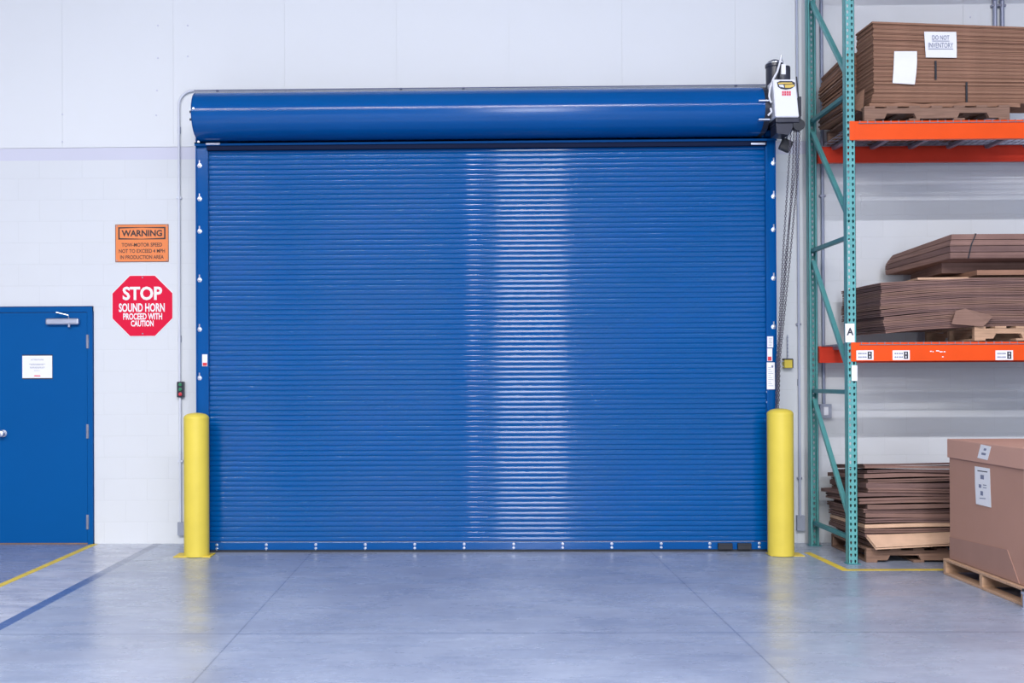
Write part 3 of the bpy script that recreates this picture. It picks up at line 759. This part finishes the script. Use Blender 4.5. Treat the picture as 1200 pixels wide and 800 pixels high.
# rack placards
def plac(px0, py0, px1, py1, y, name='placard', th=.002, parent=rack):
    a = PX(px0, py1, y); b = PX(px1, py0, y)
    return MB().box(a.x, b.x, y-th, y, a.z, b.z).build(name, M['paper'], parent), a, b
pl, a, b = plac(990.5, 379, 1001.3, 401, YF-.0015)
MB().text('A', (a.x+b.x)/2+.002, YF-.0045, (a.z+b.z)/2+.012, .062, .056, .03).build('lettering', M['ink'], pl)
for x0, x1 in ((1003.5, 1023.5), (1046, 1066), (1166.5, 1187)):
    pl, a, b = plac(x0, 410.3, x1, 421.8, YF-.007)
    yq = YF-.0098
    MB().box(b.x-.048, b.x-.014, yq, yq+.0008, a.z+.010, b.z-.010).build('code_block', M['ink'], pl)
    q = MB()
    for z_ in (a.z+.024, b.z-.026):
        xx = a.x+.016
        for L_ in (.012, .010, .005, .012, .012): q.box(xx, xx+L_, yq, yq+.0008, z_-.006, z_+.006); xx += L_+.004
    q.build('print', M['greyink'], pl)
    q = MB()
    for z_ in (a.z+.026, b.z-.026): q.box(b.x-.035, b.x-.027, yq-.0006, yq, z_-.008, z_+.008)
    q.build('white_mark', M['paper'], pl)
q = MB()
for px, py, s_ in ((1091, 411.5, .008), (1099, 411, .014), (1103, 412, .014), (1105, 418, .006), (1107, 412, .008), (1093.5, 412, .005)):
    p = PX(px, py, YF-.007); q.box(p.x-s_, p.x+s_*.8, YF-.0075, YF-.006, p.z-.004, p.z+.004)
q.build('tape_residue', M['paper'], rack)
# folded slip clipped at the post
T = Matrix.Translation(PX(1001, 437, YF-.02)) @ Matrix.Rotation(math.radians(-12), 4, 'Z')
MB().box(-.020, .024, -.001, .001, -.064, .064, T=T).build('paper_slip', M['paper'], rack)

# ------------------------------------------------------------------ pallets
def pallet(x0, y0, z0, w, d, h, label, m='wood', yaw=0.0, notch=True, nb=7):
    """stringers run along x, boards along y; x0,y0 = near left corner"""
    t = thing('wooden_pallet', label, 'pallet', (x0+w/2, y0+d/2, z0))
    Tm = Matrix.Translation((x0, y0, z0)) @ Matrix.Rotation(yaw, 4, 'Z')
    bt = .018; sh = h-2*bt
    for k in range(3):
        ya = k*(d-.04)/2
        pr = [(0, bt), (0, bt+sh), (w, bt+sh), (w, bt)]
        if notch:
            n1, n2 = w*.14, w*.36; n3, n4 = w*.64, w*.86; nh = sh*.5
            pr = [(0, bt), (0, bt+sh), (w, bt+sh), (w, bt), (n4, bt), (n4-.02, bt+nh), (n3+.02, bt+nh), (n3, bt), (n2, bt), (n2-.02, bt+nh), (n1+.02, bt+nh), (n1, bt)]
        MB().prism(pr, 'y', ya, ya+.04, T=Tm).build('stringer', M[m], t)
    for k in range(nb):
        xa = k*(w-.09)/(nb-1)
        MB().box(xa, xa+.09, -.004, d+.004, h-bt, h, .002, T=Tm).build('deck_board', M[m], t)
    for k in range(4):
        xa = k*(w-.09)/3
        MB().box(xa, xa+.09, -.002, d+.002, 0, bt, .002, T=Tm).build('bottom_board', M[m], t)
    return t
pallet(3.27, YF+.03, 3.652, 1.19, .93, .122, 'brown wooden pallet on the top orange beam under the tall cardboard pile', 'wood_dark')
pallet(4.145, YF-.0, 1.832, 1.1, .96, .118, 'pale wooden pallet on the middle shelf under the cardboard sheets')
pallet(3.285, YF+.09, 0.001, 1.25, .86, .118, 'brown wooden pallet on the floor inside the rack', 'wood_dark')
BX, BYN, BYF = 3.714, -2.80, -1.63       # bulk box: left side plane and its near and far ends
pallet(BX-.025, BYN-.03, 0.001, 1.22, (BYF-BYN)+.05, .122, 'wooden pallet under the large brown box on a lid, near the right edge', 'wood', notch=False)

# ------------------------------------------------------------------ bulk box
bz0, bz1 = .125, 1.055
bx = thing('bulk_box', 'large brown cardboard box with a lid, standing on a pallet at the right edge', 'box', (BX+.55, (BYN+BYF)/2, bz0))
MB().box(BX+.012, BX+1.10, BYN+.012, BYF-.012, bz0, bz1-.01, .004).build('carton_body', M['box'], bx)
lz = bz1-.145
ld = MB()
ld.box(BX, BX+1.112, BYN, BYF, lz, bz1, .005)
lid = ld.build('lid', M['box_lid'], bx)
# folded corner crease and a slightly darker raised panel low on the side face
MB().prism([(BYN+.001, lz+.004), (BYN+.001, bz1-.02), (BYN+.16, lz+.004)], 'x', BX-.003, BX+.001).build('corner_flap', M['box_lid'], lid)
MB().prism([(BYF-.014, bz0+.003), (BYF-.014, bz0+.17), (BYN+.26, bz0+.21), (BYN+.10, bz0+.003)], 'x', BX+.008, BX+.0125).build('lower_panel', M['box_low'], bx)
MB().box(BX+.009, BX+.02, BYN+.008, BYN+.034, bz0, lz, .002).build('corner_seam', M['card_light'], bx)
def side_pt(px, py, X=BX-.002):
    d = R @ Vector(((px-525)/F, (437.5-py)/F, -1)); return CAM + d*((X-CAM.x)/d.x)
def side_quad(pts, name, m, parent, X=BX-.002, off=.0015):
    P3 = [side_pt(a, b, X) for a, b in pts]
    return MB().prism([(p.y, p.z) for p in P3], 'x', X-off, X).build(name, M[m], parent)
q1 = side_quad([(1149.6, 520.5), (1161.6, 523), (1157.4, 539), (1145.5, 536.3)], 'label', 'paper', lid, BX-.001)
side_quad([(1153.2, 525), (1156, 525.5), (1155.3, 528), (1152.6, 527.5)], 'print', 'greyink', q1, BX-.0026, .0006)
side_quad([(1150.5, 530), (1155.5, 531), (1154.8, 533.4), (1149.9, 532.4)], 'print', 'greyink', q1, BX-.0026, .0006)
q2 = side_quad([(1142.4, 546), (1160, 548.8), (1160.6, 571), (1161.6, 594.5), (1144, 590.3), (1142.8, 568)], 'label', 'paper', bx, BX+.008)
side_quad([(1145.5, 550.7), (1157, 552.3), (1157, 553.4), (1145.5, 551.8)], 'print', 'ink', q2, BX+.0065, .0006)
for a, b, c_, e in ((1149, 556, 1153, 561), (1147, 567, 1150, 571), (1152, 567.5, 1156, 568.5), (1152, 570.5, 1156, 571.5), (1149, 575, 1152, 580), (1148, 583, 1155, 584)):
    side_quad([(a, b), (c_, b+.6), (c_, e+.6), (a, e)], 'print', 'greyink', q2, BX+.0065, .0006)
# steel leg at the near corner of the pallet
px_, py_ = 3.668, -2.90
sp_ = thing('steel_leg', 'short grey steel leg with a chrome collar at the near corner of the box pallet', 'leg', (px_, py_, 0))
MB().lathe([(.034, .001), (.034, .008), (.024, .010), (.024, .10)], (px_, py_, 0), 20).build('tube', M['greybox'], sp_, smooth=True)
MB().lathe([(.026, .098), (.034, .102), (.034, .116), (.026, .120)], (px_, py_, 0), 20).build('collar', M['steel'], sp_, smooth=True)
MB().lathe([(.028, .120), (.028, .132), (.012, .136)], (px_, py_, 0), 20).build('cap', M['black'], sp_, smooth=True)

# ------------------------------------------------------------------ flattened cardboard
def sheet_bm(w, d, t, shape, nx=14, ny=5, split=True, cut=0.0):
    """a flattened box: two plies with a thin slit between them along the edges; shape(x,y)->dz"""
    m = MB()
    def slab(za, zb_, inset):
        top, bot = [], []
        for i in range(nx+1):
            for j_ in range(ny+1):
                x, y = inset+(w-2*inset)*i/nx, inset+(d-2*inset)*j_/ny
                dz = shape(x, y)
                top.append(m.bm.verts.new((x, y, zb_+dz))); bot.append(m.bm.verts.new((x, y, za+dz)))
        g = lambda A_, i, j_: A_[i*(ny+1)+j_]
        for i in range(nx):
            for j_ in range(ny):
                m.bm.faces.new((g(top, i, j_), g(top, i+1, j_), g(top, i+1, j_+1), g(top, i, j_+1)))
                m.bm.faces.new((g(bot, i, j_), g(bot, i, j_+1), g(bot, i+1, j_+1), g(bot, i+1, j_)))
        for i in range(nx):
            m.bm.faces.new((g(bot, i, 0), g(bot, i+1, 0), g(top, i+1, 0), g(top, i, 0)))
            m.bm.faces.new((g(bot, i, ny), g(top, i, ny), g(top, i+1, ny), g(bot, i+1, ny)))
        for j_ in range(ny):
            m.bm.faces.new((g(bot, 0, j_), g(top, 0, j_), g(top, 0, j_+1), g(bot, 0, j_+1)))
            m.bm.faces.new((g(bot, nx, j_), g(bot, nx, j_+1), g(top, nx, j_+1), g(top, nx, j_)))
    if split:
        slab(0, t*.40, 0); slab(t*.40, t*.60, .010); slab(t*.60, t, 0)
    else: slab(0, t, 0)
    return m
def sheet(x0, y0, z0, w, d, t, label, group, m, yaw=0.0, shape=lambda x, y: 0, split=True, cat='cardboard sheet', name='cardboard_sheet'):
    mb = sheet_bm(w, d, t, shape, split=split)
    o = mb.build(name, M[m], origin=Vector((0, 0, 0)))
    o.location = (x0, y0, z0); o.rotation_euler = (0, 0, yaw)
    return tag(o, label, cat, group)

ru = random.uniform
# --- top shelf, front pile
zt0 = 3.786; N1 = 40; tt = .0168
for k in range(N1):
    z = zt0+.038+k*tt
    fall = lambda x, y, k=k: -.040*(x/1.45)*(k/N1)
    jx, jy = ru(-.004, .004), ru(-.004, .004)
    if k in (9, 18, 31): jy -= .010
    if k < 5: jx -= .02*(5-k)/5
    if k == N1-1: lab, jx, jy = 'flattened cardboard box lying topmost on the tall front pile of the top shelf', -.012, -.012
    else: lab = 'flattened brown box edge-on in the tall front pile of the top shelf, below the topmost'
    sheet(3.375+jx, -1.075+jy, z, 1.52, .33, tt-.0012, lab, None if k == N1-1 else 'flattened boxes in the front pile of the top shelf', ('card', 'card2', 'card')[k % 3], math.radians(3.5)+ru(-.004, .004), fall, split=(k % 2 == 0))
# --- top shelf, rear pile: leans back to the wall
N2 = 33; tt = .0165
for k in range(N2):
    z = zt0+.012+k*tt
    jx = ru(-.018, .014)-.02*math.sin(k*.35)
    tl = lambda x, y, k=k: -.075*(y/.62)*(k/N2+.1)
    lab = 'flattened cardboard box lying topmost on the rear pile of the top shelf' if k == N2-1 else 'flattened brown box in the rear pile of the top shelf, seen through the rack frame'
    sheet(3.25+jx, -.735, z, 1.3, .50, tt-.0012, lab, None if k == N2-1 else 'flattened boxes in the rear pile of the top shelf', ('card', 'card3', 'card2')[k % 3], math.radians(4.5)+ru(-.01, .01), tl, split=(k % 2 == 0))
# base sheet on the top pallet, bent down at its front lip
sheet(3.33, -1.10, zt0-.008, 1.25, .33, .030, 'crumpled cardboard base sheet between the top pallet and the front pile', None, 'card', math.radians(1), lambda x, y: .004*math.sin(x*9)+.004*math.sin(x*23+1), split=False)
# corner flap hanging at the left of that pile
fl = MB(); P3 = [at(1000, 128, -1.00), at(1011, 130.5, -1.09), at(1013, 104, -1.09), at(1003, 112, -1.0)]
f_ = [fl.bm.verts.new(p) for p in P3]; b_ = [fl.bm.verts.new(p+Vector((.006, .008, 0))) for p in P3]
fl.bm.faces.new(f_); fl.bm.faces.new(b_[::-1])
for i in range(4): fl.bm.faces.new((f_[(i+1) % 4], f_[i], b_[i], b_[(i+1) % 4]))
tag(fl.build('cardboard_flap', M['card']), 'torn cardboard flap sticking out at the lower left corner of the top front pile', 'cardboard flap')
# papers taped on the front of that pile
yaw = math.radians(3.5)
def on_front(px, py):
    d = R @ Vector(((px-525)/F, (437.5-py)/F, -1)); n_ = Vector((math.sin(yaw), -math.cos(yaw), 0))
    p0 = Vector((3.375, -1.075, 0))+n_*.018
    return CAM+d*((p0-CAM).dot(n_)/d.dot(n_))
def paper(pts, bulge=.0):
    n_ = Vector((math.sin(yaw), -math.cos(yaw), 0)); m = MB(); NX, NY = 6, 8; V = []
    P3 = [on_front(*p) for p in pts]    # tl, tr, br, bl
    for i in range(NX+1):
        for j_ in range(NY+1):
            u, v = i/NX, j_/NY
            p = (P3[0].lerp(P3[1], u)).lerp(P3[3].lerp(P3[2], u), v)
            V.append(m.bm.verts.new(p+n_*(bulge*math.sin(v*PI)*(.3+u)+bulge*.6*v*u)))
    W2 = [m.bm.verts.new(v.co-n_*.0015) for v in V]
    for i in range(NX):
        for j_ in range(NY):
            a_ = [i*(NY+1)+j_, (i+1)*(NY+1)+j_, (i+1)*(NY+1)+j_+1, i*(NY+1)+j_+1]
            m.bm.faces.new([V[t] for t in a_]); m.bm.faces.new([W2[t] for t in a_[::-1]])
    return m, P3
m, P3 = paper([(1083, 37), (1120.5, 37.3), (1121, 67.7), (1085, 67.2)], .003)
pn = thing('paper_notice', 'white sheet reading do not inventory, taped on the top cardboard pile', 'paper', P3[3])
m.build('sheet', M['paper'], pn)
c0 = (P3[0]+P3[1]+P3[2]+P3[3])/4; n_ = Vector((math.sin(yaw), -math.cos(yaw), 0)); off = n_*.008
q = MB()
for txt, py, w_, h_ in (('DO NOT', 44.3, 20, .038), ('INVENTORY', 53.3, 29, .042)):
    a_ = on_front(1102-w_/2, py); b_ = on_front(1102+w_/2, py); cc = (a_+b_)/2+off
    T = Matrix.Translation(cc) @ Matrix.Rotation(yaw, 4, 'Z')
    q.text(txt, 0, 0, 0, h_, (b_-a_).length, .0, T=T)
    q.box(-(b_-a_).length/2, (b_-a_).length/2, -.0005, .0005, -h_*.5-.012, -h_*.5-.008, T=T)
q.build('lettering', M['greyink'], pn)
m, P3 = paper([(1048, 60), (1074.5, 60), (1071.5, 99.2), (1046, 97.3)], .012)
tag(m.build('blank_paper', M['paper'], smooth=True), 'crooked blank white sheet hanging on the top cardboard pile, left of the lettered one', 'paper')
# solid dark strips painted in for the shade inside the pile's hand-hole slits
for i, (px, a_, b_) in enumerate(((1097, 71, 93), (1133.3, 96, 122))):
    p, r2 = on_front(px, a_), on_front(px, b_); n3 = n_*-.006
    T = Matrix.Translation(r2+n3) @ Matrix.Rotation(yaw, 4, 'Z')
    tag(MB().box(-.008, .008, -.002, .004, 0, p.z-r2.z, T=T).build('slit_shade', M['ink'] if False else M['black']), ('short dark strip for a hand-hole gap on the top cardboard pile, directly under the lettered sheet', 'short dark strip for a hand-hole gap low on the top cardboard pile, right of the lettered sheet')[i], 'dark strip')
# --- middle shelf: sheets overhanging the pallet to the left
zt0 = 1.952; N3 = 15; tt = .0268
for k in range(N3):
    s_ = 1-(k/N3)*.35
    dr = lambda x, y, s_=s_, k=k: -.045*s_*max(0, 1-x/.75)**1.6 - .008*s_*max(0, 1-y/.35)*max(0, 1-x/.8) + .003*math.sin(x*7+k)
    jx = ru(-.008, .010) + (.035 if k < 3 else 0) + (.02 if k in (3, 4) else 0)
    lab = 'flattened cardboard box topmost in the middle shelf stack, below the strapped bundle' if k == N3-1 else 'flattened brown box in the drooping middle shelf stack'
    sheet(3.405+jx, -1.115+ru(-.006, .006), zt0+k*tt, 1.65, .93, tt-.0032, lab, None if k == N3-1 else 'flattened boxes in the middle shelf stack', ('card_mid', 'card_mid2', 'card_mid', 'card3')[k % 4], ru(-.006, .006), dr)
# torn flap at the front of that stack
fl = MB(); P3 = [at(1120, 364, -1.15), at(1131, 361.5, -1.16), at(1164, 370, -1.16), at(1158, 377, -1.20), at(1152, 382.5, -1.21), at(1115, 379.5, -1.17)]
f_ = [fl.bm.verts.new(p) for p in P3]; b_ = [fl.bm.verts.new(p+Vector((.002, .006, -.002))) for p in P3]
fl.bm.faces.new(f_); fl.bm.faces.new(b_[::-1])
for i in range(6): fl.bm.faces.new((f_[(i+1) % 6], f_[i], b_[i], b_[(i+1) % 6]))
tag(fl.build('cardboard_flap', M['card3']), 'bent cardboard flap hanging over the front of the middle shelf stack', 'cardboard flap')
# pads that carry the strapped bundle
ztop = zt0+N3*tt
sheet(4.19, -1.13, ztop+.022, .95, .90, .040, 'light brown folded cardboard pad just under the strapped bundle', None, 'card', 0, split=False)
sheet(3.78, -.95, ztop+.002, 1.3, .75, .018, 'thin pale cardboard pad on the middle shelf stack, left under the bundle', None, 'card_light', math.radians(-3), split=False)
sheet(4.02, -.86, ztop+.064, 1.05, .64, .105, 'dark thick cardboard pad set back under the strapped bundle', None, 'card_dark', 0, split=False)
# strapped bundle of folded boxes
bd = thing('strapped_bundle', 'dark brown strapped bundle of folded cardboard, on top of the middle shelf stack', 'cardboard bundle', (4.6, -.6, ztop+.16))
z0b = 2.515; th = .205
def bpt(x, y, z):          # y 0..1 front to back, z 0..1
    return Vector((3.985+x-.17*y+.05*z*z*(.3+y)-.02*(1-abs(2*z-1)), -1.10+.93*y-(.03*(1-(2*z-1)**2) if y == 0 else 0), z0b+z*th-.045*y-(.02*z*y)))
NB = 4
for k in range(NB):
    m = MB(); zs_ = [k/NB+.012, (k+.5)/NB, (k+1)/NB-.012]; ys = [0, .04, .25, .5, .75, 1]; xs = [0, .02, .4, .8, 1.2]
    def grid(fn, A_, B_):
        V = [[m.bm.verts.new(fn(a_, b_)) for b_ in B_] for a_ in A_]
        for i in range(len(A_)-1):
            for j_ in range(len(B_)-1): m.bm.faces.new((V[i][j_], V[i+1][j_], V[i+1][j_+1], V[i][j_+1]))
    grid(lambda a_, b_: bpt(a_, 0, b_), xs, zs_); grid(lambda a_, b_: bpt(a_, 1, b_), xs, zs_)
    grid(lambda a_, b_: bpt(0, a_, b_), ys, zs_); grid(lambda a_, b_: bpt(1.2, a_, b_), ys, zs_)
    grid(lambda a_, b_: bpt(a_, b_, zs_[0]), xs, ys); grid(lambda a_, b_: bpt(a_, b_, zs_[2]), xs, ys)
    bmesh.ops.remove_doubles(m.bm, verts=m.bm.verts[:], dist=1e-4)
    m.build('folded_board', M[('card_mid', 'card_mid2', 'card_mid', 'card_mid')[k]], bd)
stp = MB()
for x, wv in ((.165, .02),):
    loop = [bpt(x, 0, v)+Vector((.05*(v-.5), -.004, 0)) for v in (0, .15, .35, .55, .8, 1)]+[bpt(x, 1, 1)+Vector((.02, 0, .003))]
    for a_, b_ in zip(loop, loop[1:]):
        dx = Vector((.011, 0, 0)); up_ = Vector((0, -.002, .002))
        f_ = [a_, a_+dx, b_+dx, b_]; stp.face([p+up_ for p in f_])
stp.build('strap', M['black'], bd)
# --- floor stack inside the rack
zc = .130; layers = [.030, .034, .030, .032, .030, .034, .040, .030, .036, .044, .030, .034, .040, .030, .034, .022, .022, .014]
heights = 0
for k, t_ in enumerate(layers):
    jx = ru(-.06, -.01)
    if k in (9, 10): jx -= .05
    if k in (0, 1): jx = .02
    g = .012 if k not in (2, 15) else .028
    mt = ('card_mid2', 'card_mid', 'card_mid2', 'card_dark', 'card_mid')[k % 5]
    if k == 4: mt = 'card_light'
    y0 = -1.085+ru(-.018, .012)
    lf = .05 if k >= 15 else .02
    sh = lambda x, y, k=k, lf=lf: .006*math.sin(x*4+k*1.3)-lf*.4*max(0, .35-x)-.07*(y/.86)*(k/17)
    lab = {4: 'pale brown cardboard sheet low in the floor stack behind the rack post', len(layers)-1: 'thin brown cardboard sheet lying topmost on the floor stack inside the rack'}.get(k, 'dark brown cardboard sheet in the ragged floor stack inside the rack')
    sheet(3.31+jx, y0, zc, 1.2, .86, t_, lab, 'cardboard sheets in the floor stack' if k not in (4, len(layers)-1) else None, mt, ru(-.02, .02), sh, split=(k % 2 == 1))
    zc += t_+g*.55
# loose pale boards sliding off the front of the floor stack
def slide(pf, pb, name, label, m, th=.010):
    mb = MB(); V = [Vector(p) for p in (pf[0], pf[1], pb[1], pb[0])]; up_ = Vector((0, 0, th))
    a_ = [mb.bm.verts.new(v) for v in V]; b_ = [mb.bm.verts.new(v+up_) for v in V]
    mb.bm.faces.new(a_); mb.bm.faces.new(b_[::-1])
    for i in range(4): mb.bm.faces.new((a_[(i+1) % 4], a_[i], b_[i], b_[(i+1) % 4]))
    tag(mb.build(name, M[m]), label, 'cardboard sheet')
slide([(3.325, -1.19, .140), (4.55, -1.19, .205)], [(3.29, -1.08, .218), (4.55, -1.08, .262)], 'cardboard_sheet', 'pale loose cardboard board slipping down from the front of the floor stack', 'card_light')
slide([(3.325, -1.18, .122), (4.55, -1.18, .187)], [(3.29, -1.075, .200), (4.55, -1.075, .244)], 'cardboard_sheet', 'second pale board slipping from the floor stack, just beneath the first', 'card_light')

# ------------------------------------------------------------------ light
def area(name, loc, rot, sx, sy, power, col=(1, 1, 1), spread=PI):
    l = bpy.data.lights.new(name, 'AREA'); l.shape = 'RECTANGLE'; l.size = sx; l.size_y = sy; l.energy = power*.745; l.color = col; l.spread = spread
    o = bpy.data.objects.new(name, l); C.objects.link(o); o.location = loc; o.rotation_euler = rot
    return o
cool = (1.0, .958, .90)
for k, x in enumerate((-5.8, -2.0, 1.8, 4.6)):
    area('bay_light', (x, -12.0, 8.0), (0, 0, 0), 3.2, .25, (960, 920, 1080, 520)[k], (cool, cool, cool, (.76, .76, .98))[k])
    area('bay_light', (x, -18.0, 8.0), (0, 0, 0), 3.2, .25, (580, 560, 640, 220)[k], (cool, cool, cool, (.76, .76, .98))[k])
area('bay_light', (.10, -15.0, 8.0), (0, 0, PI/2), 9.0, .20, 270, (1, .92, .93))
# daylight from one tall far opening, plus added dim lights for curtain reflections
def far(pa, pb, z1, rad, col=cool):
    D = -YB; k = (D-CAM.y)/F; a, b = (pa-550)*k, (pb-550)*k
    area('far_light', ((a+b)/2, YB+.1, z1/2+.05), (PI/2, 0, 0), b-a, z1, rad*PI*(b-a)*z1, col)
far(583, 659, 7.6, 23, (.93, .97, 1.0))
far(345, 535, 7.0, .22); far(297, 341, 6.5, .6); far(247, 282, 6.5, .5); far(834, 874, 6.0, .9)  # dim lights added to streak the curtain, no openings known there

wd = bpy.data.worlds.new('world'); sc.world = wd; wd.use_nodes = True
wd.node_tree.nodes['Background'].inputs[0].default_value = (.75, .82, 1, 1); wd.node_tree.nodes['Background'].inputs[1].default_value = .6
sc.view_settings.view_transform = 'Standard'; sc.view_settings.look = 'None'; sc.view_settings.exposure = 0.0; sc.view_settings.gamma = 1.0
sc.cycles.use_denoising = True
sc.cycles.max_bounces = 7; sc.cycles.diffuse_bounces = 2; sc.cycles.glossy_bounces = 3
sc.cycles.sample_clamp_indirect = 6; sc.cycles.sample_clamp_direct = 12
